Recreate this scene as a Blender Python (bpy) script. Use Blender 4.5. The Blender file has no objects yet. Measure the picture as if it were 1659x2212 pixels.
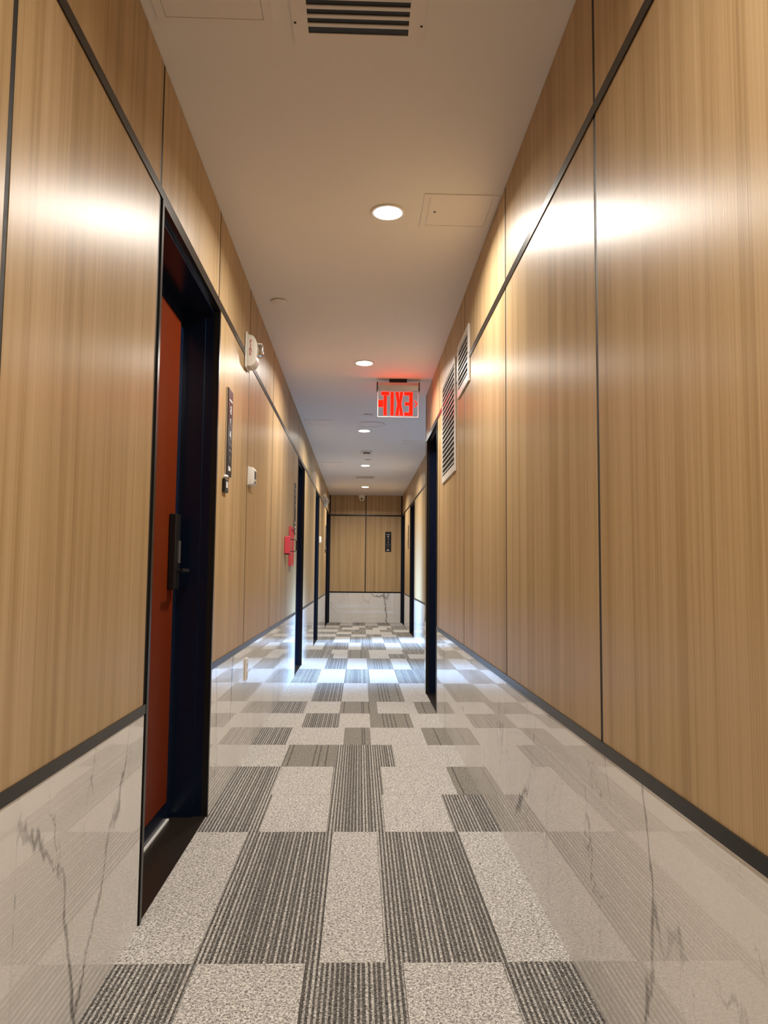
import bpy, bmesh, math, random
from mathutils import Vector, Matrix
random.seed(7)
SC = bpy.context.scene
COL = SC.collection

# ------------------------------------------------------------ camera
FPX, CX, CY = 1660.0, 829.5, 1106.0
VX, VY, ROLL = 776.4, 1236.2, 0.0118
Yc = Vector(((VX-CX)/FPX, -(VY-CY)/FPX, -1)).normalized()
Zc = Vector((ROLL, 1, 0)); Zc = (Zc - Zc.dot(Yc)*Yc).normalized()
Xc = Yc.cross(Zc)
cd = bpy.data.cameras.new('camera'); cam = bpy.data.objects.new('camera', cd); COL.objects.link(cam)
cd.sensor_fit = 'HORIZONTAL'; cd.sensor_width = 36.0; cd.lens = 36.0*FPX/1659.0
cd.clip_start = 0.02
R3 = Matrix((Xc, Yc, Zc))            # rows = world axes in camera space -> camera-to-world rotation
cam.matrix_world = Matrix.Translation((0, 0, 1.0)) @ R3.to_4x4()
SC.camera = cam

# ------------------------------------------------------------ world, exposure
w = bpy.data.worlds.new('world'); SC.world = w; w.use_nodes = True
w.node_tree.nodes['Background'].inputs[0].default_value = (0.45, 0.62, 1.0, 1)
w.node_tree.nodes['Background'].inputs[1].default_value = 1.0
SC.view_settings.view_transform = 'Standard'; SC.view_settings.look = 'None'
SC.view_settings.exposure = 0.0; SC.view_settings.gamma = 1.0
SC.view_settings.use_curve_mapping = False

LAMP = 30.0                       # radiance of the downlight lenses
LAMP_W, LAMP_SPREAD = 26.5, 161   # each downlight's beam
LAMP_COL = (1.0, 0.945, 0.86)
def area(name, loc, rot, sx, sy, e, col, spread=180):
    d = bpy.data.lights.new(name, 'AREA'); d.shape = 'RECTANGLE'; d.size = sx; d.size_y = sy
    d.energy = e; d.color = col; d.spread = math.radians(spread)
    o = bpy.data.objects.new(name, d); COL.objects.link(o); o.location = loc; o.rotation_euler = rot
    return o
# daylight entering at the window of the side passage and through the open doorway on the left
area('window_daylight', (1.92, 7.83, 1.00), (0, math.radians(66), 0), 1.0, 1.35, 56, (0.30, 0.56, 1.0), 46)
area('doorway_daylight', (-1.75, 11.15, 1.35), (0, math.radians(-68), math.radians(6)), 1.2, 1.2, 66, (0.32, 0.57, 1.0), 60)

# ------------------------------------------------------------ dimensions
L, R, R2, H = -0.614, 0.5655, 0.85, 2.545
TU0, TU1, TL0, TL1 = 2.127, 2.157, 0.589, 0.616
YB, YE = -3.0, 15.45
YC1, YC2 = 6.62, 9.3             # side passage on the right
XP = 2.0

# ------------------------------------------------------------ materials
def mat(name):
    m = bpy.data.materials.new(name); m.use_nodes = True
    return m, m.node_tree.nodes, m.node_tree.links, m.node_tree.nodes['Principled BSDF']
def plain(name, col, rough=0.5, metal=0.0, emit=None, es=0, spec=None, bump=0.0, var=0.12):
    m, n, l, b = mat(name)
    b.inputs['Base Color'].default_value = (*col, 1); b.inputs['Roughness'].default_value = rough
    b.inputs['Metallic'].default_value = metal
    if spec is not None: b.inputs['Specular IOR Level'].default_value = spec
    if emit: b.inputs['Emission Color'].default_value = (*emit, 1); b.inputs['Emission Strength'].default_value = es
    nz = n.new('ShaderNodeTexNoise'); nz.inputs['Scale'].default_value = 60; nz.inputs['Detail'].default_value = 3
    tc = n.new('ShaderNodeTexCoord'); l.new(tc.outputs['Object'], nz.inputs['Vector'])
    mr = n.new('ShaderNodeMapRange'); mr.inputs[3].default_value = rough*(1-var); mr.inputs[4].default_value = min(1, rough*(1+var))
    l.new(nz.outputs[0], mr.inputs[0]); l.new(mr.outputs[0], b.inputs['Roughness'])
    if bump:
        bp = n.new('ShaderNodeBump'); bp.inputs['Strength'].default_value = bump; bp.inputs['Distance'].default_value = 0.002
        l.new(nz.outputs[0], bp.inputs['Height']); l.new(bp.outputs[0], b.inputs['Normal'])
    return m
def math_n(n, l, op, a, b=None, c=None):
    x = n.new('ShaderNodeMath'); x.operation = op
    for i, v in enumerate((a, b, c)):
        if v is None: continue
        if isinstance(v, (int, float)): x.inputs[i].default_value = v
        else: l.new(v, x.inputs[i])
    return x.outputs[0]
def ramp(n, l, fac, stops):
    r = n.new('ShaderNodeValToRGB'); l.new(fac, r.inputs[0]); e = r.color_ramp.elements
    while len(e) < len(stops): e.new(0.5)
    for i, (p, c) in enumerate(stops): e[i].position = p; e[i].color = (*c, 1)
    return r.outputs[0]

def wood():
    m, n, l, b = mat('oak_laminate')
    tc = n.new('ShaderNodeTexCoord'); sp = n.new('ShaderNodeSeparateXYZ'); l.new(tc.outputs['Object'], sp.inputs[0])
    oi = n.new('ShaderNodeObjectInfo')
    u = math_n(n, l, 'ADD', sp.outputs[0], sp.outputs[1])
    off = math_n(n, l, 'MULTIPLY', oi.outputs['Random'], 37.0)
    def grain(su, sz, detail, dist=0.0):
        c = n.new('ShaderNodeCombineXYZ')
        l.new(math_n(n, l, 'MULTIPLY', u, su), c.inputs[0]); l.new(math_n(n, l, 'MULTIPLY', sp.outputs[2], sz), c.inputs[1]); l.new(off, c.inputs[2])
        t = n.new('ShaderNodeTexNoise'); t.inputs['Scale'].default_value = 1; t.inputs['Detail'].default_value = detail
        t.inputs['Distortion'].default_value = dist
        l.new(c.outputs[0], t.inputs['Vector']); return t.outputs[0]
    g1 = grain(26, 0.35, 3, 0.3); g2 = grain(170, 1.4, 3); g3 = grain(7, 0.15, 1)
    mix = math_n(n, l, 'ADD', math_n(n, l, 'MULTIPLY', g1, 0.45), math_n(n, l, 'ADD', math_n(n, l, 'MULTIPLY', g2, 0.35), math_n(n, l, 'MULTIPLY', g3, 0.2)))
    c = ramp(n, l, mix, [(0.33, (0.325, 0.212, 0.097)), (0.46, (0.432, 0.290, 0.140)), (0.53, (0.495, 0.340, 0.175)), (0.67, (0.58, 0.415, 0.235))])
    l.new(c, b.inputs['Base Color'])
    b.inputs['Roughness'].default_value = 0.40
    b.inputs['Specular IOR Level'].default_value = 0.5
    b.inputs['Anisotropic'].default_value = 0.62             # vertical grain spreads the gloss sideways
    tv = n.new('ShaderNodeCombineXYZ'); tv.inputs[0].default_value = 1; tv.inputs[1].default_value = 1
    l.new(tv.outputs[0], b.inputs['Tangent'])
    bp = n.new('ShaderNodeBump'); bp.inputs['Strength'].default_value = 0.4; bp.inputs['Distance'].default_value = 0.0006
    gb = grain(420, 2.5, 2); l.new(gb, bp.inputs['Height']); l.new(bp.outputs[0], b.inputs['Normal'])
    return m
def marble():
    m, n, l, b = mat('polished_marble')
    tc = n.new('ShaderNodeTexCoord'); oi = n.new('ShaderNodeObjectInfo')
    mp = n.new('ShaderNodeMapping'); l.new(tc.outputs['Object'], mp.inputs[0])
    mp.inputs['Rotation'].default_value = (math.radians(25), 0, 0); mp.inputs['Scale'].default_value = (1, 1.0, 0.42)
    cmb = n.new('ShaderNodeCombineXYZ'); l.new(math_n(n, l, 'MULTIPLY', oi.outputs['Random'], 23.0), cmb.inputs[0])
    ad = n.new('ShaderNodeVectorMath'); l.new(mp.outputs[0], ad.inputs[0]); l.new(cmb.outputs[0], ad.inputs[1])
    nd = n.new('ShaderNodeTexNoise'); nd.inputs['Scale'].default_value = 3.0; nd.inputs['Detail'].default_value = 6; nd.inputs['Roughness'].default_value = 0.62
    l.new(ad.outputs[0], nd.inputs['Vector'])
    ds = n.new('ShaderNodeVectorMath'); ds.operation = 'MULTIPLY_ADD'; l.new(nd.outputs['Color'], ds.inputs[0]); ds.inputs[1].default_value = (0.26, 0.26, 0.26); l.new(ad.outputs[0], ds.inputs[2])
    def vein(scale, width, lo, hi, mscale, sh):
        t = n.new('ShaderNodeTexVoronoi'); t.feature = 'DISTANCE_TO_EDGE'; t.inputs['Scale'].default_value = scale; l.new(ds.outputs[0], t.inputs['Vector'])
        mk = n.new('ShaderNodeTexNoise'); mk.inputs['Scale'].default_value = mscale; mk.inputs['Detail'].default_value = 3
        av = n.new('ShaderNodeVectorMath'); l.new(ad.outputs[0], av.inputs[0]); av.inputs[1].default_value = (sh, sh, sh); l.new(av.outputs[0], mk.inputs['Vector'])
        mm = n.new('ShaderNodeMapRange'); mm.inputs[1].default_value = lo; mm.inputs[2].default_value = hi; l.new(mk.outputs[0], mm.inputs[0])
        wv = n.new('ShaderNodeMapRange'); wv.inputs[1].default_value = 0; wv.inputs[3].default_value = 1; wv.inputs[4].default_value = 0
        l.new(math_n(n, l, 'MULTIPLY', mm.outputs[0], width), wv.inputs[2]); l.new(t.outputs['Distance'], wv.inputs[0])
        return math_n(n, l, 'MULTIPLY', wv.outputs[0], mm.outputs[0])
    v1 = vein(1.5, 0.020, 0.44, 0.62, 2.0, 0.0)
    v2 = vein(4.2, 0.014, 0.50, 0.64, 2.6, 5.0)
    v = math_n(n, l, 'MINIMUM', math_n(n, l, 'ADD', math_n(n, l, 'MULTIPLY', v1, 1.0), math_n(n, l, 'MULTIPLY', v2, 0.6)), 0.85)
    cl = n.new('ShaderNodeTexNoise'); cl.inputs['Scale'].default_value = 2.5; cl.inputs['Detail'].default_value = 4; l.new(ad.outputs[0], cl.inputs['Vector'])
    base = ramp(n, l, cl.outputs[0], [(0.3, (0.73, 0.71, 0.675)), (0.6, (0.79, 0.775, 0.745))])
    mx = n.new('ShaderNodeMix'); mx.data_type = 'RGBA'; l.new(v, mx.inputs[0]); l.new(base, mx.inputs[6]); mx.inputs[7].default_value = (0.10, 0.09, 0.095, 1)
    l.new(mx.outputs[2], b.inputs['Base Color'])
    b.inputs['Roughness'].default_value = 0.012; b.inputs['IOR'].default_value = 1.64
    return m
def carpet(kind):
    m, n, l, b = mat('carpet_' + kind)
    tc = n.new('ShaderNodeTexCoord'); sp = n.new('ShaderNodeSeparateXYZ'); l.new(tc.outputs['Object'], sp.inputs[0])
    oi = n.new('ShaderNodeObjectInfo')
    t1 = n.new('ShaderNodeTexNoise'); t1.inputs['Scale'].default_value = 165; t1.inputs['Detail'].default_value = 3; t1.inputs['Roughness'].default_value = 0.7
    t1.inputs['Distortion'].default_value = 0.8
    t2 = n.new('ShaderNodeTexNoise'); t2.inputs['Scale'].default_value = 520; t2.inputs['Detail'].default_value = 1
    l.new(tc.outputs['Object'], t1.inputs['Vector']); l.new(tc.outputs['Object'], t2.inputs['Vector'])
    sp1 = math_n(n, l, 'ADD', math_n(n, l, 'MULTIPLY', t1.outputs[0], 0.7), math_n(n, l, 'MULTIPLY', t2.outputs[0], 0.3))
    lt = ramp(n, l, sp1, [(0.38, (0.09, 0.085, 0.08)), (0.45, (0.26, 0.25, 0.24)), (0.51, (0.49, 0.467, 0.435)), (0.59, (0.80, 0.775, 0.735))])
    gr = ramp(n, l, sp1, [(0.38, (0.07, 0.066, 0.06)), (0.5, (0.225, 0.21, 0.185)), (0.6, (0.40, 0.375, 0.335))])
    dk = ramp(n, l, sp1, [(0.38, (0.022, 0.021, 0.020)), (0.50, (0.088, 0.082, 0.076)), (0.61, (0.25, 0.235, 0.215))])
    out = lt
    if kind != 'light':
        pitch = 0.0131
        xs = math_n(n, l, 'ADD', sp.outputs[0], math_n(n, l, 'MULTIPLY', math_n(n, l, 'SUBTRACT', t1.outputs[0], 0.5), 0.004))
        xs = math_n(n, l, 'ADD', math_n(n, l, 'DIVIDE', xs, pitch), math_n(n, l, 'MULTIPLY', oi.outputs['Random'], 0.0))
        fr = math_n(n, l, 'FRACT', xs)
        wn = n.new('ShaderNodeTexWhiteNoise'); wn.noise_dimensions = '1D'; l.new(math_n(n, l, 'FLOOR', xs), wn.inputs['W'])
        if kind == 'striped':
            # pale line in each pitch, its width and strength varying line by line
            wd = math_n(n, l, 'ADD', math_n(n, l, 'MULTIPLY', wn.outputs['Value'], 0.22), 0.34)
            mask = math_n(n, l, 'LESS_THAN', fr, wd)
            st = math_n(n, l, 'MULTIPLY', mask, math_n(n, l, 'ADD', math_n(n, l, 'MULTIPLY', wn.outputs['Value'], 0.45), 0.50))
            mx = n.new('ShaderNodeMix'); mx.data_type = 'RGBA'; l.new(st, mx.inputs[0]); l.new(dk, mx.inputs[6]); l.new(lt, mx.inputs[7]); out = mx.outputs[2]
        else:
            mask = math_n(n, l, 'MULTIPLY', math_n(n, l, 'GREATER_THAN', wn.outputs['Value'], 0.76), math_n(n, l, 'LESS_THAN', fr, 0.5))
            mx = n.new('ShaderNodeMix'); mx.data_type = 'RGBA'; l.new(mask, mx.inputs[0]); l.new(gr, mx.inputs[6]); l.new(dk, mx.inputs[7]); out = mx.outputs[2]
    l.new(out, b.inputs['Base Color']); b.inputs['Roughness'].default_value = 0.95; b.inputs['Specular IOR Level'].default_value = 0.15
    bp = n.new('ShaderNodeBump'); bp.inputs['Strength'].default_value = 0.5; bp.inputs['Distance'].default_value = 0.002
    l.new(sp1, bp.inputs['Height']); l.new(bp.outputs[0], b.inputs['Normal'])
    return m
M = dict(
    wood=wood(), marble=marble(), light=carpet('light'), striped=carpet('striped'), grey=carpet('grey'),
    ceiling=plain('ceiling_paint', (0.82, 0.80, 0.78), 0.9, bump=0.15),
    hatch=plain('hatch_paint', (0.82, 0.78, 0.75), 0.7),
    backing=plain('dark_backing', (0.012, 0.011, 0.010), 0.6),
    bronze=plain('dark_metal_strip', (0.012, 0.011, 0.010), 0.30, 0.0, spec=0.32, var=0.03),
    frame=plain('frame_black', (0.004, 0.009, 0.026), 0.22, spec=0.35, var=0.03),
    red=plain('red_door_wood', (0.145, 0.020, 0.003), 0.35, spec=0.15, var=0.03),
    tile=plain('threshold_stone', (0.020, 0.014, 0.010), 0.30, spec=0.3),
    white=plain('white_plastic', (0.78, 0.76, 0.71), 0.35),
    grille=plain('grille_white', (0.72, 0.69, 0.64), 0.35),
    dark=plain('dark_void', (0.010, 0.012, 0.015), 0.5),
    black=plain('black_plastic', (0.010, 0.010, 0.011), 0.35, spec=0.3, var=0.03),
    screen=plain('display_grey', (0.03, 0.03, 0.035), 0.15),
    mark=plain('white_marking', (0.75, 0.75, 0.75), 0.5),
    greymark=plain('grey_marking', (0.13, 0.13, 0.14), 0.5),
    redmark=plain('red_marking', (0.45, 0.05, 0.06), 0.5),
    pull=plain('pull_station_red', (0.60, 0.055, 0.085), 0.4),
    board=plain('board_red', (0.62, 0.12, 0.05), 0.45),
    alu=plain('brushed_aluminium', (0.55, 0.53, 0.51), 0.32, 0.9),
    chrome=plain('chrome', (0.6, 0.6, 0.6), 0.15, 1.0),
    lens=plain('lit_lens', (0.9, 0.9, 0.9), 0.4, emit=LAMP_COL, es=LAMP),
    letter=plain('lit_red_letter', (0.3, 0.004, 0.002), 0.6, emit=(1.0, 0.0022, 0.0006), es=9.0),
    edge=plain('lit_acrylic_edge', (0.8, 0.6, 0.55), 0.3, emit=(1.0, 0.35, 0.3), es=0.45),
    plaster=plain('side_room_plaster', (0.7, 0.7, 0.7), 0.8),
)
def glass(name, col, rough=0.0):
    m, n, l, b = mat(name); b.inputs['Base Color'].default_value = (*col, 1); b.inputs['Roughness'].default_value = rough
    b.inputs['Transmission Weight'].default_value = 1.0; b.inputs['IOR'].default_value = 1.46
    tc = n.new('ShaderNodeTexCoord'); nz = n.new('ShaderNodeTexNoise'); nz.inputs['Scale'].default_value = 8
    l.new(tc.outputs['Object'], nz.inputs['Vector']); bp = n.new('ShaderNodeBump'); bp.inputs['Strength'].default_value = 0.02
    l.new(nz.outputs[0], bp.inputs['Height']); l.new(bp.outputs[0], b.inputs['Normal'])
    return m
M['letter'].node_tree.nodes['Principled BSDF'].inputs['Specular IOR Level'].default_value = 0.0
M['acrylic'] = glass('clear_acrylic', (1, 1, 1)); M['glass'] = glass('window_glass', (0.95, 0.98, 1))

# ------------------------------------------------------------ mesh helpers
class MB:
    def __init__(s): s.bm = bmesh.new()
    def box(s, x0, x1, y0, y1, z0, z1, bev=0.0, seg=2):
        r = bmesh.ops.create_cube(s.bm, size=1)
        bmesh.ops.scale(s.bm, vec=(x1-x0, y1-y0, z1-z0), verts=r['verts'])
        bmesh.ops.translate(s.bm, vec=((x0+x1)/2, (y0+y1)/2, (z0+z1)/2), verts=r['verts'])
        if bev:
            es = list({e for v in r['verts'] for e in v.link_edges})
            bmesh.ops.bevel(s.bm, geom=es, offset=bev, segments=seg, affect='EDGES', profile=0.5)
        return s
    def lathe(s, prof, c=(0, 0, 0), n=40, axis='Z', caps=True):
        rings = []
        for r, h in prof:
            ring = []
            for i in range(n):
                a = 2*math.pi*i/n; p = (r*math.cos(a), r*math.sin(a), h)
                if axis == 'X': p = (h, p[0], p[1])
                if axis == 'Y': p = (p[0], h, p[1])
                ring.append(s.bm.verts.new((p[0]+c[0], p[1]+c[1], p[2]+c[2])))
            rings.append(ring)
        for a, b in zip(rings, rings[1:]):
            for i in range(n): s.bm.faces.new((a[i], a[(i+1) % n], b[(i+1) % n], b[i]))
        if caps:
            s.bm.faces.new(rings[0][::-1]); s.bm.faces.new(rings[-1])
        return s
    def prism(s, pts, a0, a1, axis='Y', bev=0.0):
        def P(p, a):
            return {'Y': (p[0], a, p[1]), 'X': (a, p[0], p[1]), 'Z': (p[0], p[1], a)}[axis]
        A = [s.bm.verts.new(P(p, a0)) for p in pts]; B = [s.bm.verts.new(P(p, a1)) for p in pts]
        fs = [s.bm.faces.new(A), s.bm.faces.new(B[::-1])]
        for i in range(len(pts)):
            j = (i+1) % len(pts); fs.append(s.bm.faces.new((A[j], A[i], B[i], B[j])))
        bmesh.ops.recalc_face_normals(s.bm, faces=fs)
        if bev:
            es = list({e for f in fs for e in f.edges})
            bmesh.ops.bevel(s.bm, geom=es, offset=bev, segments=2, affect='EDGES', profile=0.5)
        return s
    def tube(s, pts, r, n=8):
        pts = [Vector(p) for p in pts]; rings = []
        for i, p in enumerate(pts):
            d = (pts[min(i+1, len(pts)-1)]-pts[max(i-1, 0)]).normalized()
            u = d.cross(Vector((0, 1, 0))) if abs(d.y) < 0.9 else d.cross(Vector((1, 0, 0)))
            u.normalize(); v = d.cross(u)
            rings.append([s.bm.verts.new(p+r*(math.cos(2*math.pi*k/n)*u+math.sin(2*math.pi*k/n)*v)) for k in range(n)])
        for a, b in zip(rings, rings[1:]):
            for k in range(n): s.bm.faces.new((a[k], a[(k+1) % n], b[(k+1) % n], b[k]))
        s.bm.faces.new(rings[0][::-1]); s.bm.faces.new(rings[-1]); return s
    def build(s, name, m, parent=None, smooth=False, loc=None):
        bmesh.ops.recalc_face_normals(s.bm, faces=s.bm.faces)
        me = bpy.data.meshes.new(name); s.bm.to_mesh(me); s.bm.free(); me.materials.append(M[m] if isinstance(m, str) else m)
        if smooth:
            for p in me.polygons: p.use_smooth = True
            me.set_sharp_from_angle(angle=math.radians(35))
        o = bpy.data.objects.new(name, me); COL.objects.link(o)
        if parent: o.parent = parent
        if loc: o.location = loc
        return o
def bx(name, m, parent, x0, x1, y0, y1, z0, z1, bev=0.0):
    return MB().box(x0, x1, y0, y1, z0, z1, bev).build(name, m, parent)
def struct(o, label=None, cat=None):
    o['kind'] = 'structure'
    if label: o['label'] = label
    if cat: o['category'] = cat
    return o
def thing(name, label, cat, loc, group=None):
    o = bpy.data.objects.new(name, None); o.empty_display_size = 0.05; COL.objects.link(o); o.location = loc
    o['label'] = label; o['category'] = cat
    if group: o['group'] = group
    return o
def copy_tree(o, parent=None):
    c = o.copy(); COL.objects.link(c); c.parent = parent
    for ch in list(o.children): copy_tree(ch, c)
    return c
def text_mesh(name, s, size, m, parent, mtx, depth=0.001):
    cu = bpy.data.curves.new(name, 'FONT'); cu.body = s; cu.size = size; cu.extrude = depth; cu.align_x = 'CENTER'; cu.align_y = 'CENTER'
    cu.resolution_u = 3
    t = bpy.data.objects.new(name, cu); COL.objects.link(t)
    dg = bpy.context.evaluated_depsgraph_get(); me = bpy.data.meshes.new_from_object(t.evaluated_get(dg))
    bpy.data.objects.remove(t); bpy.data.curves.remove(cu)
    me.transform(mtx); me.materials.clear(); me.materials.append(M[m])
    o = bpy.data.objects.new(name, me); COL.objects.link(o); o.parent = parent
    return o

# ------------------------------------------------------------ floor
floor = struct(MB().box(L-0.4, XP+0.1, YB-0.1, YE+0.2, -0.10, -0.012).build('floor', 'backing'), 'corridor floor laid with striped and plain carpet tiles', 'floor')
rows = [  # y0, y1, x bounds, pattern
    (-2.94, -1.94, [-.37, -.12, .12, .37], 'LDLDL'), (-1.94, -0.94, [-.37, -.12, .12, .37], 'DLDLD'),
    (-0.94, 0.06, [-.37, -.12, .12, .37], 'LDLGL'), (0.06, 1.06, [-.40, -.10, .10, .40], 'DLDLD'),
    (1.06, 2.06, [-.404, -.126, .123, .380], 'DLDLD'),
    (2.06, 3.06, [-.415, -.092, .079, .393], 'LDLDL'),
    (3.06, 3.56, [-.378, -.116, .112, .381], 'DLDLD'),
    (3.56, 4.06, [-.387, -.120, .121, .460], 'DLDLG'),
    (4.06, 4.56, [-.391, -.116, .202], 'LGDL'),
    (4.56, 5.06, [-.416, -.081, .078, .409], 'DLGLG'),
    (5.06, 5.56, [-.361, -.124, .085, .364], 'LDLGL'),
    (5.56, 6.06, [-.385, -.130, .142, .432], 'DLGLG'),
    (6.06, 7.06, [-.368, -.129, .086, .366], 'LDLGL'),
    (7.06, 8.06, [-.381, -.128, .106, .371], 'DLDLD'),
    (8.06, 9.06, [-.355, -.123, .096, .368, .555], 'LDLGLG'),
    (9.06, 9.56, [-.302, -.130, .134, .367, .601], 'DLGLDL'),
    (9.56, 10.06, [-.340, -.136, .130, .556], 'DLGLD'),
    (10.06, 11.06, [-.472, -.136, .034, .361, .581], 'LDLDLG'),
    (11.06, 12.06, [-.362, -.130, .196, .369, .611], 'GLDLDL'),
    (12.06, 12.56, [-.36, -.12, .12, .36, .60], 'LDLDLG'), (12.56, 13.06, [-.36, -.12, .12, .55], 'DLGLG'),
    (13.06, 13.56, [-.36, -.12, .12, .36, .60], 'LGDLGL'), (13.56, 14.06, [-.30, 0, .25, .50], 'DLGLD'),
    (14.06, 14.56, [-.36, -.12, .12, .36, .60], 'LDLDLD'), (14.56, YE, [-.36, -.12, .12, .36, .60], 'GLDLGL')]
KN = dict(L='light', D='striped', G='grey')
g = 0.0006
for y0, y1, xb, pat in rows:
    xr = R if y1 <= 6.6 else R2
    if y0 < 6.6 < y1: xr = R2
    xb = [L-0.012] + xb + [xr+0.012]
    pat = pat[:len(xb)-1] if len(pat) >= len(xb)-1 else pat + 'L'*(len(xb)-1-len(pat))
    for i in range(len(xb)-1):
        k = KN[pat[i]]
        bx('carpet_tile', k, floor, xb[i]+g, xb[i+1]-g, y0+g, y1-g, -0.012, random.uniform(-0.0005, 0.0))
for j in range(3):                                        # side passage
    for i in range(4):
        x0 = R2+0.014+i*0.28
        bx('carpet_tile', ['striped', 'light'][(i+j) % 2], floor, x0+g, min(x0+0.28, XP)-g, YC1+j*0.89+g, YC1+(j+1)*0.89-g, -0.012, -0.0003)

# ------------------------------------------------------------ ceiling
ceil = struct(MB().box(L-0.4, XP+0.1, YB-0.1, YE+0.2, H, H+0.1).build('ceiling', 'ceiling'), 'flat painted ceiling of the corridor', 'ceiling')

# ------------------------------------------------------------ walls
PT = 0.012; GAP = 0.0098
def wall(name, label, axis, pos, side, a0, a1, doors, seams_up, seams_lo, seams_m, depth=0.35):
    """axis 'Y': wall plane X=pos running in Y; side +1 = solid lies at +X.  axis 'X': plane Y=pos, solid at +Y."""
    def B(mb, u0, u1, d0, d1, z0, z1, bev=0):
        lo, hi = sorted((pos+side*d0, pos+side*d1))
        if axis == 'Y': mb.box(lo, hi, u0, u1, z0, z1, bev)
        else: mb.box(u0, u1, lo, hi, z0, z1, bev)
        return mb
    mb = MB(); cur = a0
    for d0, d1 in doors:
        if d0 > cur: B(mb, cur, d0, 0.001, depth, 0, H)
        B(mb, d0, d1, 0.001, depth, TU0, H); cur = d1
    if cur < a1: B(mb, cur, a1, 0.001, depth, 0, H)
    w = struct(mb.build(name, 'backing'), label, 'wall')
    def spans(seams, cut):
        pts = sorted([a0, a1] + list(seams)); out = []
        for p, q in zip(pts, pts[1:]):
            segs = [(p, q)]
            if cut:
                for d0, d1 in doors:
                    n2 = []
                    for s0, s1 in segs:
                        if d1 <= s0 or d0 >= s1: n2.append((s0, s1)); continue
                        if d0 > s0: n2.append((s0, d0-0.018))
                        if d1 < s1: n2.append((d1+0.018, s1))
                    segs = n2
            out += [s for s in segs if s[1]-s[0] > 0.03]
        return out
    for s0, s1 in spans(seams_up, False): B(MB(), s0+GAP, s1-GAP, 0, PT, TU1, H-0.002).build('wood_panel', 'wood', w)
    for s0, s1 in spans(seams_lo, True): B(MB(), s0+GAP, s1-GAP, 0, PT, TL1, TU0).build('wood_panel', 'wood', w)
    for s0, s1 in spans(seams_m, True): B(MB(), s0+0.001, s1-0.001, -0.002, PT, 0.0, TL0).build('marble_panel', 'marble', w)
    for s0, s1 in spans([], False): B(MB(), s0, s1, -0.004, PT+0.002, TU0, TU1).build('metal_strip', 'bronze', w)
    for s0, s1 in spans([], True): B(MB(), s0, s1, -0.004, PT+0.002, TL0, TL1).build('metal_strip', 'bronze', w)
    return w
DL = [(2.29, 3.245), (7.51, 8.38), (10.55, 11.50), (14.03, 15.36)]
sl = [-2.0, -0.9, 0.2, 1.296, 2.262, 3.225, 4.145, 5.31, 6.468, 7.51, 8.38, 9.465, 10.55, 11.5, 12.27, 13.1, 14.03]
sm = [-1.8, -0.7, 0.4, 1.45, 2.262, 3.225, 4.42, 5.6, 6.8, 9.0, 9.9, 12.6]
wall('wall_left', 'left corridor wall of oak panels over white marble', 'Y', L, -1, YB, YE, DL, sl, sl, sm)
DR = [(5.61, 6.46)]
sr = [-2.0, -0.8, 0.4, 1.797, 2.95, 4.15, 5.47]
wall('wall_right', 'near right wall of oak panels over polished marble', 'Y', R, 1, YB, YC1, DR, sr+[6.46], sr, sr[:-1], depth=0.29)
DR2 = [(11.93, 12.92), (14.52, 15.42)]
s2 = [10.3, 11.2, 11.93, 12.92, 13.7]
wall('wall_right', 'set back far right wall beyond the side passage', 'Y', R2, 1, YC2, YE, DR2, s2, s2, s2)
wall('wall_back', 'end wall of the corridor with two oak panels over marble', 'X', YE, 1, L, R2, [], [0.118], [0.118], [])
wall('wall_front', 'wall closing the corridor behind the viewer', 'X', YB, -1, L, R, [], [0.0], [0.0], [])
# corner posts at the end wall
for x0, x1 in ((L, L+0.022), (R2-0.022, R2)):
    struct(bx('trim_1' if x0 < 0 else 'trim_2', 'frame', None, x0, x1, YE-0.015, YE, 0, H), 'thin black corner strip beside the end wall', 'trim')
# side passage
wall('wall_passage', 'marble and oak wall on the far side of the side passage', 'X', YC2, 1, R2, XP, [], [1.4], [1.4], [])
wall('wall_passage', 'near side wall of the side passage', 'X', YC1, -1, R, XP, [], [1.3], [1.3], [], depth=0.05)
WY0, WY1, WZ0, WZ1 = 7.1, 8.55, 0.25, 2.1
pw = MB()
pw.box(XP, XP+0.1, YC1-0.3, WY0, 0, H); pw.box(XP, XP+0.1, WY1, YC2+0.3, 0, H)
pw.box(XP, XP+0.1, WY0, WY1, 0, WZ0); pw.box(XP, XP+0.1, WY0, WY1, WZ1, H)
struct(pw.build('wall_window', 'plaster'), 'white end wall of the side passage around its window', 'wall')
wf = MB()
for a in ((WY0, WY0+0.04, WZ0, WZ1), (WY1-0.04, WY1, WZ0, WZ1), (WY0, WY1, WZ0, WZ0+0.04), (WY0, WY1, WZ1-0.04, WZ1)):
    wf.box(XP+0.02, XP+0.07, *a)
wf = struct(wf.build('window_1', 'frame'), 'window at the end of the side passage', 'window')
bx('pane', 'glass', wf, XP+0.04, XP+0.046, WY0+0.04, WY1-0.04, WZ0+0.04, WZ1-0.04)

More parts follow.
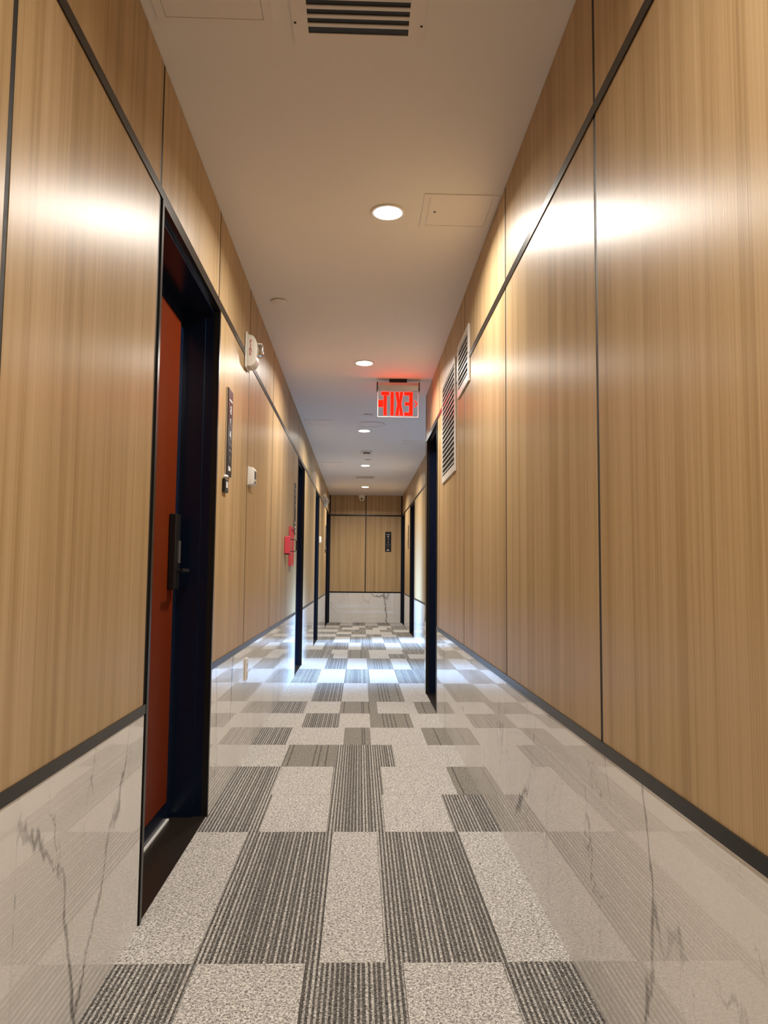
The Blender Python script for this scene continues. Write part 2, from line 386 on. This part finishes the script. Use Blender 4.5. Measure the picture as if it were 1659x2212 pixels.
# ------------------------------------------------------------ doors
def door(idx, label, side, pos, y0, y1, leaf=True, hinge_far=False):
    """side -1: left wall"""
    s = side
    def X(d): return pos + s*d
    def bxd(name, m, par, d0, d1, a0, a1, z0, z1, bev=0):
        lo, hi = sorted((X(d0), X(d1))); return bx(name, m, par, lo, hi, a0, a1, z0, z1, bev)
    fr = MB()                                         # thin casing strips standing proud of the wall
    for d0, d1, a0, a1, z0, z1 in ((-0.005, 0.02, y0-0.016, y0+0.004, 0, TU0), (-0.005, 0.02, y1-0.004, y1+0.016, 0, TU0), (-0.005, 0.02, y0+0.004, y1-0.004, TU0-0.012, TU0)):
        lo, hi = sorted((X(d0), X(d1))); fr.box(lo, hi, a0, a1, z0, z1)
    root = struct(fr.build('door_%d' % idx, 'bronze'), label, 'door')
    D = 0.145
    bxd('jamb', 'frame', root, 0.02, D+0.10, y0-0.02, y0+0.004, 0, TU0)
    bxd('jamb', 'frame', root, 0.02, D+0.10, y1-0.004, y1+0.02, 0, TU0)
    bxd('header', 'frame', root, 0.02, D+0.10, y0+0.004, y1-0.004, TU0-0.03, TU0)
    bxd('door_stop', 'frame', root, 0.055, D+0.06, y1-0.016, y1-0.004, 0, TU0-0.03)
    bxd('door_stop', 'frame', root, 0.055, D+0.06, y0+0.004, y0+0.016, 0, TU0-0.03)
    bxd('threshold', 'tile', root, 0.0, D+0.20, y0, y1, -0.012, 0.002)
    if leaf:
        lf = bxd('door_leaf', 'frame', root, D, D+0.045, y0+0.018, y1-0.018, 0.014, TU0-0.034)
        bxd('red_face', 'red', lf, D-0.004, D, y0+0.025, y1-0.088, 0.085, 2.035)
        bxd('painted_gap_light', 'mark', lf, D-0.010, D, y0+0.03, y1-0.06, 0.004, 0.011)  # white strip standing in for light showing through the gap under the door
        lk = bxd('lock', 'black', lf, D-0.032, D-0.003, y1-0.185, y1-0.105, 0.925, 1.225, 0.004)
        mb = MB(); mb.tube([(X(D-0.03), y1-0.14, 1.0), (X(D-0.07), y1-0.14, 1.0), (X(D-0.075), y1-0.15, 1.0), (X(D-0.075), y1-0.26, 1.0)], 0.008)
        mb.build('lock_lever', 'black', lf, True)
        bxd('lock_cylinder', 'alu', lf, D-0.036, D-0.032, y1-0.125, y1-0.112, 1.03, 1.12)
    else:
        pass
    return root
door(1, 'red door set deep in a black frame in the near left wall', -1, L, *DL[0])
door(2, 'second recessed doorway on the left past the red pull station', -1, L, *DL[1])
door(3, 'third doorway on the left letting daylight onto the carpet', -1, L, *DL[2], leaf=False)
door(4, 'last recessed doorway on the left beside the end wall', -1, L, *DL[3])
door(5, 'recessed doorway in the near right wall under the exit sign', 1, R, *DR[0])
door(6, 'first recessed doorway in the set back right wall', 1, R2, *DR2[0])
door(7, 'last recessed doorway on the right beside the end wall', 1, R2, *DR2[1])
# bright room behind the third doorway
rb = MB(); xa, xb_ = L-2.4, L-0.36
rb.box(xa-0.05, xa, 9.9, 12.2, 0, H); rb.box(xa, xb_, 9.85, 9.9, 0, H); rb.box(xa, xb_, 12.2, 12.25, 0, H)
rb.box(xa, xb_+0.01, 9.85, 12.25, H, H+0.05); rb.box(xa, xb_+0.01, 9.85, 12.25, -0.05, 0)
struct(rb.build('wall_side_room', 'plaster'), 'pale walls of the room behind the third left doorway', 'wall')

# ------------------------------------------------------------ ceiling lights
def downlight(label, loc):
    t = thing('ceiling_light', label, 'light', loc, 'round downlights along the corridor ceiling')
    MB().lathe([(0.072, 0), (0.074, -0.003), (0.070, -0.006), (0.061, -0.006), (0.060, -0.002), (0.060, 0)], n=48, caps=False).build('trim_ring', 'white', t, True)
    MB().lathe([(0.060, 0.0), (0.059, -0.005), (0.050, -0.009), (0.02, -0.012), (0.002, -0.0125)], n=40).build('lens', 'lens', t, True)
    d = bpy.data.lights.new('downlight_beam', 'AREA'); d.shape = 'DISK'; d.size = 0.10; d.energy = LAMP_W; d.color = LAMP_COL
    d.spread = math.radians(LAMP_SPREAD)
    b = bpy.data.objects.new('downlight_beam', d); COL.objects.link(b); b.parent = t; b.location = (0, 0, -0.0145)
    return t
dl0 = downlight('largest and nearest lit round downlight, beside the right ceiling hatch', (0.104, 3.19, H))
for lab, x, y in (('second lit round downlight, just before the exit sign', 0.018, 5.58), ('third lit round downlight, below the round speaker', 0.035, 8.307),
                  ('fourth lit round downlight, beyond the smoke detector', 0.066, 11.05), ('farthest lit round downlight, above the end wall camera', 0.087, 13.84),
                  ('lit round downlight overhead, above the viewer', 0.10, 0.45), ('lit round downlight behind the viewer', 0.10, -1.7)):
    c = copy_tree(dl0); c.location = (x, y, H); c['label'] = lab
    if y > 10:                                            # the far lamps burn a little brighter
        for ch in c.children:
            if ch.type == 'LIGHT': ch.data = ch.data.copy(); ch.data.energy = LAMP_W*1.3

# ------------------------------------------------------------ ceiling fittings
def disc(name, label, cat, loc, prof, m='hatch', group=None):
    o = MB().lathe(prof, n=40).build(name, m, None, True, loc); o['label'] = label; o['category'] = cat
    if group: o['group'] = group
    return o
spk = [(0.030, 0), (0.030, -0.004), (0.046, -0.004), (0.046, -0.008), (0.043, -0.010), (0.002, -0.0105)]
for lab, x, y in (('pale round sprinkler cover plate on the ceiling left of the second downlight', -0.478, 4.31), ('round sprinkler cover plate partly behind the exit sign', 0.066, 7.46), ('small round sprinkler cover plate beyond the smoke detector', 0.10, 10.49)):
    disc('sprinkler_cover', lab, 'sprinkler', (x, y, H), spk, group='round sprinkler cover plates in the ceiling')
t = thing('ceiling_speaker', 'large round flat speaker grille in the ceiling by the third downlight', 'speaker', (0.11, 7.93, H))
MB().lathe([(0.14, 0), (0.142, -0.005), (0.136, -0.010), (0.128, -0.010)], n=48, caps=False).build('rim', 'hatch', t, True)
MB().lathe([(0.13, 0), (0.129, -0.008), (0.06, -0.010), (0.002, -0.010)], n=48).build('grille', 'hatch', t, True)
t = thing('smoke_detector', 'white smoke detector with dark slot on the ceiling before the fourth downlight', 'smoke detector', (0.075, 9.75, H))
MB().lathe([(0.078, 0), (0.080, -0.006), (0.076, -0.016), (0.052, -0.022)], n=40).build('base', 'white', t, True)
MB().lathe([(0.046, -0.022), (0.046, -0.034)], n=32).build('sensor_slot', 'dark', t, True)
MB().lathe([(0.050, -0.034), (0.048, -0.042), (0.030, -0.050), (0.002, -0.052)], n=32).build('dome', 'white', t, True)
MB().lathe([(0.004, -0.016), (0.004, -0.020)], c=(-0.055, -0.02, 0), n=10).build('indicator', 'mark', t)

def hatch(label, x0, x1, y0, y1):
    cx, cy = (x0+x1)/2, (y0+y1)/2; t = thing('access_panel', label, 'access panel', (cx, cy, H), 'square access hatches in the ceiling')
    hx, hy = (x1-x0)/2, (y1-y0)/2; mb = MB(); wd = 0.024
    for a in ((-hx, hx, -hy, -hy+wd), (-hx, hx, hy-wd, hy), (-hx, -hx+wd, -hy+wd, hy-wd), (hx-wd, hx, -hy+wd, hy-wd)): mb.box(*a, -0.004, 0)
    mb.build('panel_frame', 'hatch', t)
    MB().box(-hx+wd+0.002, hx-wd-0.002, -hy+wd+0.002, hy-wd-0.002, -0.003, 0.0).build('panel_door', 'hatch', t)
    MB().lathe([(0.005, -0.003), (0.005, -0.005)], c=(-hx+wd+0.03, 0, 0), n=12).build('screw', 'bronze', t)
for a in (('ceiling hatch at the top left, left of the nearest vent', -0.583, -0.262, 1.75, 2.075),
          ('ceiling hatch between the nearest downlight and the right wall', 0.25, 0.558, 3.02, 3.325),
          ('ceiling hatch on the left by the round speaker', -0.585, -0.29, 7.75, 8.06),
          ('ceiling hatch on the right beyond the round speaker', 0.485, 0.80, 8.90, 9.22),
          ('ceiling hatch on the left by the fourth downlight', -0.60, -0.26, 10.80, 11.20),
          ('ceiling hatch on the right before the far vent', 0.50, 0.80, 11.65, 11.97),
          ('ceiling hatch in the far left corner by the end wall', -0.53, -0.245, 14.20, 14.52),
          ('ceiling hatch in the far right corner by the end wall', 0.445, 0.75, 14.24, 14.56)): hatch(*a)

def ceiling_vent(label, cx, cy):
    t = thing('ceiling_vent', label, 'vent', (cx, cy, H), 'slatted ceiling vents')
    ox, oy, fx, fy = 0.1425, 0.1425, 0.186, 0.186; mb = MB()
    for a in ((-fx, fx, -fy, -oy), (-fx, fx, oy, fy), (-fx, -ox, -oy, oy), (ox, fx, -oy, oy)): mb.box(*a, -0.006, 0)
    mb.build('vent_frame', 'hatch', t)
    MB().box(-ox, ox, -oy, oy, -0.0035, -0.001).build('duct', 'dark', t)
    for i in range(8):
        y = oy-0.036-i*0.0345
        mb = MB(); mb.box(-ox, ox, y-0.006, y+0.006, -0.0075, -0.004); mb.build('slat', 'grille', t)
    for sx in (-1, 1):
        for sy in (-1, 1): MB().lathe([(0.004, -0.006), (0.003, -0.008)], c=(sx*0.178, sy*0.10, 0), n=10).build('screw', 'bronze', t)
    return t
v = ceiling_vent('large ceiling vent with dark slots at the top of the picture', -0.021, 1.953)
c = copy_tree(v); c.location = (0.07, 12.41, H); c['label'] = 'small looking far ceiling vent between the last two downlights'

# ------------------------------------------------------------ exit sign (seen from behind, lettering reversed)
t = thing('exit_sign', 'red lit hanging exit sign with reversed letters', 'sign', (0.293, 6.07, H))
MB().box(-0.070, 0.070, -0.035, 0.035, -0.030, 0, 0.003).build('ceiling_mount', 'black', t)
MB().prism([(-0.032, -0.030), (0.032, -0.030), (0.034, -0.055), (0.022, -0.090), (-0.022, -0.090), (-0.034, -0.055)], -0.164, 0.164, 'X').build('housing', 'alu', t)
for s in (-1, 1): MB().box(s*0.164-0.0005 if s > 0 else -0.172, 0.172 if s > 0 else -0.1635, -0.037, 0.037, -0.095, -0.026, 0.002).build('end_cap', 'black', t)
ZT, ZB = -0.090, -0.300
MB().box(-0.160, 0.160, -0.003, 0.003, ZB, ZT).build('acrylic_plate', 'acrylic', t)
mb = MB()
for a in ((-0.163, -0.160, ZB, ZT), (0.160, 0.163, ZB, ZT), (-0.163, 0.163, ZB-0.003, ZB)): mb.box(a[0], a[1], -0.004, 0.004, a[2], a[3])
mb.build('plate_edge', 'edge', t)
z0, z1 = -0.292, -0.100; zm = (z0+z1)/2; sw = 0.026; yl = (-0.0062, -0.0034)
def rect(a, b, c_, d): return [(a, c_), (b, c_), (b, d), (a, d)]
def letter(name, polys):
    mb = MB()
    for p in polys: mb.prism(p, yl[0], yl[1], 'Y')
    return mb.build(name, 'letter', t)
# reversed E (spine on its right)
letter('letter', [rect(0.090, 0.118, z0, z1), rect(0.050, 0.090, z1-0.026, z1), rect(0.056, 0.090, zm-0.013, zm+0.013), rect(0.050, 0.090, z0, z0+0.026)])
# X
a, b_, hw = -0.022, 0.042, 0.014
letter('letter', [[(a, z0), (a+0.028, z0), (0.010+hw, zm), (b_, z1), (b_-0.028, z1), (0.010-hw, zm)][:0] or [(a, z0), (a+0.027, z0), (0.010, zm-0.030), (b_-0.027, z0), (b_, z0), (0.010+hw+0.002, zm), (b_, z1), (b_-0.027, z1), (0.010, zm+0.030), (a+0.027, z1), (a, z1), (0.010-hw-0.002, zm)]])
# I
letter('letter', [rect(-0.060, -0.034, z0, z1)])
# T
letter('letter', [rect(-0.116, -0.090, z0, z1-0.030), rect(-0.134, -0.072, z1-0.028, z1)])
letter('arrow', [rect(-0.158, -0.118, zm-0.028, zm+0.028)])
letter('chevron', [[(0.130, zm+0.030), (0.138, zm+0.030), (0.156, zm), (0.138, zm-0.026), (0.130, zm-0.026), (0.147, zm)]])

# ------------------------------------------------------------ security camera
t = thing('security_camera', 'small white dome camera hanging from the ceiling at the end wall', 'camera', (0.028, 15.22, H))
MB().lathe([(0.078, 0), (0.080, -0.012), (0.068, -0.030)], n=32).build('base', 'white', t, True)
MB().lathe([(0.066, -0.028), (0.066, -0.060), (0.055, -0.098), (0.030, -0.130), (0.002, -0.136)], n=32).build('dome', 'white', t, True)
MB().lathe([(0.017, 0), (0.018, 0.012), (0.012, 0.03)], c=(0.0, -0.068, -0.095), n=20, axis='Y').build('camera_lens', 'black', t, True)

# ------------------------------------------------------------ wall grilles (right wall)
def wall_grille(label, y0, y1, z0, z1, n):
    W, Hh = y1-y0, z1-z0; t = thing('wall_vent', label, 'vent', (R, (y0+y1)/2, z0), 'slatted vents on the right wall')
    b = 0.030; mb = MB()
    for a in ((-W/2, W/2, 0, b+0.012), (-W/2, W/2, Hh-b, Hh), (-W/2, -W/2+b, b+0.012, Hh-b), (W/2-b, W/2, b+0.012, Hh-b)): mb.box(-0.010, -0.001, *a)
    mb.build('vent_frame', 'grille', t)
    MB().box(-0.0025, -0.0015, -W/2+b, W/2-b, b+0.012, Hh-b).build('duct', 'dark', t)
    ih = Hh-2*b-0.012
    for i in range(n):
        z = b+0.012+ih*(i+0.5)/n
        MB().prism([(-0.010, z-0.003), (-0.010, z+0.003), (-0.003, z+0.006), (-0.003, z+0.001)], -W/2+b, W/2-b, 'Y').build('slat', 'grille', t)
    for sy in (-1, 1): MB().lathe([(0.004, 0), (0.003, -0.002)], c=(-0.010, sy*(W/2-0.015), Hh/2), n=10, axis='X').build('screw', 'bronze', t)
wall_grille('small white slatted wall vent nearer the viewer, high on the right wall', 3.93, 4.38, 2.005, 2.31, 8)
wall_grille('tall white slatted wall vent just beyond the smaller one', 4.50, 5.21, 1.607, 2.295, 19)

# ------------------------------------------------------------ room signs and card readers
def room_sign(label, digits, loc, rz, far=False):
    """front faces local -Y, base at the lower middle"""
    t = thing('room_sign', label, 'sign', loc, 'tall black room number signs'); t.rotation_euler = (0, 0, rz)
    W, Hh, T = 0.122, 0.40, 0.011
    MB().box(-W/2, W/2, -T, -0.001, 0, Hh, 0.002).build('plate', 'black', t)
    MB().box(-W/2-0.0015, W/2+0.0015, -T+0.004, -0.0015, -0.0015, Hh+0.0015).build('edge_band', 'alu', t)
    def tm(s, size, z, m, x=0.0, nm='digit'):
        return text_mesh(nm, s, size, m, t, Matrix.Translation((x, -T-0.0008, z)) @ Matrix.Rotation(math.pi/2, 4, 'X'))
    MB().box(-0.036, 0.036, -T-0.0012, -T, Hh-0.056, Hh-0.048).build('header_line', 'mark', t)
    for i, d in enumerate(digits): tm(d, 0.058, Hh-0.098-i*0.058, 'mark')
    mb = MB()
    for x in (-0.022, 0.022): mb.box(x-0.010, x+0.010, -T-0.0012, -T, 0.135, 0.155)
    mb.box(-0.030, 0.030, -T-0.0012, -T, 0.112, 0.122); mb.build('raised_icon', 'greymark', t)
    MB().lathe([(0.012, -T-0.0012), (0.012, -T)], c=(0, 0, 0.080), n=20, axis='Y').build('push_button', 'greymark', t)
    mb = MB(); mb.box(-0.028, -0.012, -T-0.0012, -T, 0.022, 0.044); mb.box(-0.008, 0.024, -T-0.0012, -T, 0.024, 0.042); mb.build('slider', 'mark', t)
    return t
RL = math.pi/2          # sign on left wall faces +X
room_sign('black room number sign on the end wall', '811', (0.570, YE, 1.417), 0)
room_sign('nearest black room number sign, on the left wall past the red door', '814', (L, 3.525, 1.435), RL)
room_sign('black room number sign on the left above the red pull station', '813', (L, 7.15, 1.42), RL)
room_sign('farthest black room number sign on the left, before the last doorway', '812', (L, 13.70, 1.42), RL)
room_sign('black room number sign on the set back right wall', '810', (R2, 13.35, 1.42), -RL)
def reader(label, loc, rz):
    t = thing('card_reader', label, 'card reader', loc, 'small card readers on the left wall'); t.rotation_euler = (0, 0, rz)
    MB().box(-0.045, 0.045, -0.014, -0.001, 0, 0.062, 0.005).build('body', 'black', t)
    MB().box(-0.018, 0.018, -0.0152, -0.014, 0.020, 0.048).build('white_label', 'mark', t)
    MB().box(-0.034, 0.034, -0.0148, -0.014, 0.008, 0.012).build('slot', 'greymark', t)
    MB().lathe([(0.006, -0.018), (0.008, -0.012), (0.008, -0.001)], c=(0.0, 0, 0.072), n=14, axis='Y').build('indicator', 'mark', t, True)
reader('small black card reader with a white square under the nearest room sign', (L, 3.455, 1.352), RL)
reader('small black card reader above the red pull station', (L, 7.13, 1.34), RL)
reader('small black card reader by the last left doorway', (L, 13.68, 1.34), RL)

# ------------------------------------------------------------ fire alarm strobes
def strobe(label, loc):
    t = thing('fire_alarm_strobe', label, 'fire alarm', loc, 'white fire alarm strobes on the left wall')
    MB().box(0.001, 0.014, -0.060, 0.060, -0.010, 0.185, 0.010, 3).build('back_plate', 'white', t, True)
    MB().prism([(0.014, 0), (0.036, 0), (0.054, 0.014), (0.062, 0.035), (0.064, 0.100), (0.058, 0.140), (0.044, 0.162), (0.014, 0.172)], -0.052, 0.052, 'Y', 0.005).build('body', 'white', t, True)
    MB().prism([(0.062, 0.060), (0.086, 0.066), (0.092, 0.078), (0.092, 0.104), (0.086, 0.116), (0.062, 0.122)], -0.030, 0.030, 'Y', 0.003).build('strobe_lens', 'chrome', t, True)
    MB().box(0.064, 0.088, -0.034, 0.034, 0.121, 0.127, 0.002).build('lens_hood', 'white', t)
    for i, c in enumerate('FIRE'):
        text_mesh('letter', c, 0.028, 'redmark', t, Matrix.Translation((0.031, -0.0528, 0.128-i*0.021)) @ Matrix.Rotation(math.pi/2, 4, 'X'), 0.0006)
    return t
s = strobe('near white fire alarm strobe high on the left wall past the red door', (L, 4.015, 2.070))
c = copy_tree(s); c.location = (L, 13.0, 2.10); c['label'] = 'far white fire alarm strobe high on the left near the end wall'

# ------------------------------------------------------------ thermostats, outlet
def thermostat(label, loc, sc=1.0):
    t = thing('thermostat', label, 'thermostat', loc, 'white thermostats on the left wall')
    MB().box(0.0, 0.004, -0.060, 0.060, -0.004, 0.100, 0.001).build('mounting_plate', 'white', t)
    MB().prism([(0.004, 0.0), (0.026, 0.0), (0.033, 0.012), (0.033, 0.080), (0.028, 0.094), (0.004, 0.096)], -0.055, 0.055, 'Y', 0.003).build('body', 'white', t, True)
    MB().box(0.0328, 0.0340, -0.034, 0.034, 0.034, 0.078).build('display', 'screen', t)
    MB().box(0.0328, 0.0345, -0.030, 0.030, 0.012, 0.022, 0.0005).build('button_row', 'greymark', t)
thermostat('white thermostat with dark display on the left wall past the nearest room sign', (L, 4.235, 1.472))
thermostat('small white thermostat on the left wall past the third doorway', (L, 11.68, 1.44))
t = thing('wall_outlet', 'white outlet cover low on the left marble wall', 'outlet', (L+0.002, 4.25, 0.412))
MB().box(0.0005, 0.008, -0.037, 0.037, 0, 0.118, 0.002).build('cover_plate', 'white', t)
for z in (0.036, 0.082):
    o = MB().box(0.008, 0.011, -0.017, 0.017, z-0.014, z+0.014, 0.001).build('socket', 'white', t)
    MB().box(0.011, 0.0112, -0.008, -0.006, z-0.005, z+0.005).box(0.011, 0.0112, 0.006, 0.008, z-0.005, z+0.005).build('slots', 'dark', o)

# ------------------------------------------------------------ red pull station and board
t = thing('pull_station', 'red pull station box with black loop handle on the left wall', 'fire alarm', (L, 6.33, 1.145))
MB().box(0.001, 0.046, -0.050, 0.050, 0, 0.142, 0.005).build('box', 'pull', t)
MB().box(0.004, 0.040, -0.045, 0.045, -0.006, 0.0).build('shadow_plate', 'black', t)  # thin black slab standing in for the shadow below the box
MB().tube([(0.044, 0, 0.118), (0.082, 0, 0.118), (0.092, 0, 0.108), (0.092, 0, 0.030), (0.082, 0, 0.020), (0.044, 0, 0.020)], 0.0035).build('loop_handle', 'black', t, True)
mb = MB()
for z in (0.045, 0.062, 0.079): mb.box(0.046, 0.050, -0.012, 0.012, z, z+0.006)
mb.build('hinge', 'alu', t)
t = thing('fire_board', 'tall narrow red frame board behind the pull station', 'sign', (L, 6.80, 1.05))
mb = MB(); W = 0.13
for a in ((-W, W, 0, 0.018), (-W, W, 0.322, 0.34), (-W, -W+0.018, 0.018, 0.322), (W-0.018, W, 0.018, 0.322)): mb.box(0.001, 0.022, *a)
mb.build('board_frame', 'pull', t)
MB().box(0.001, 0.012, -W+0.018, W-0.018, 0.018, 0.322).build('board_face', 'board', t)
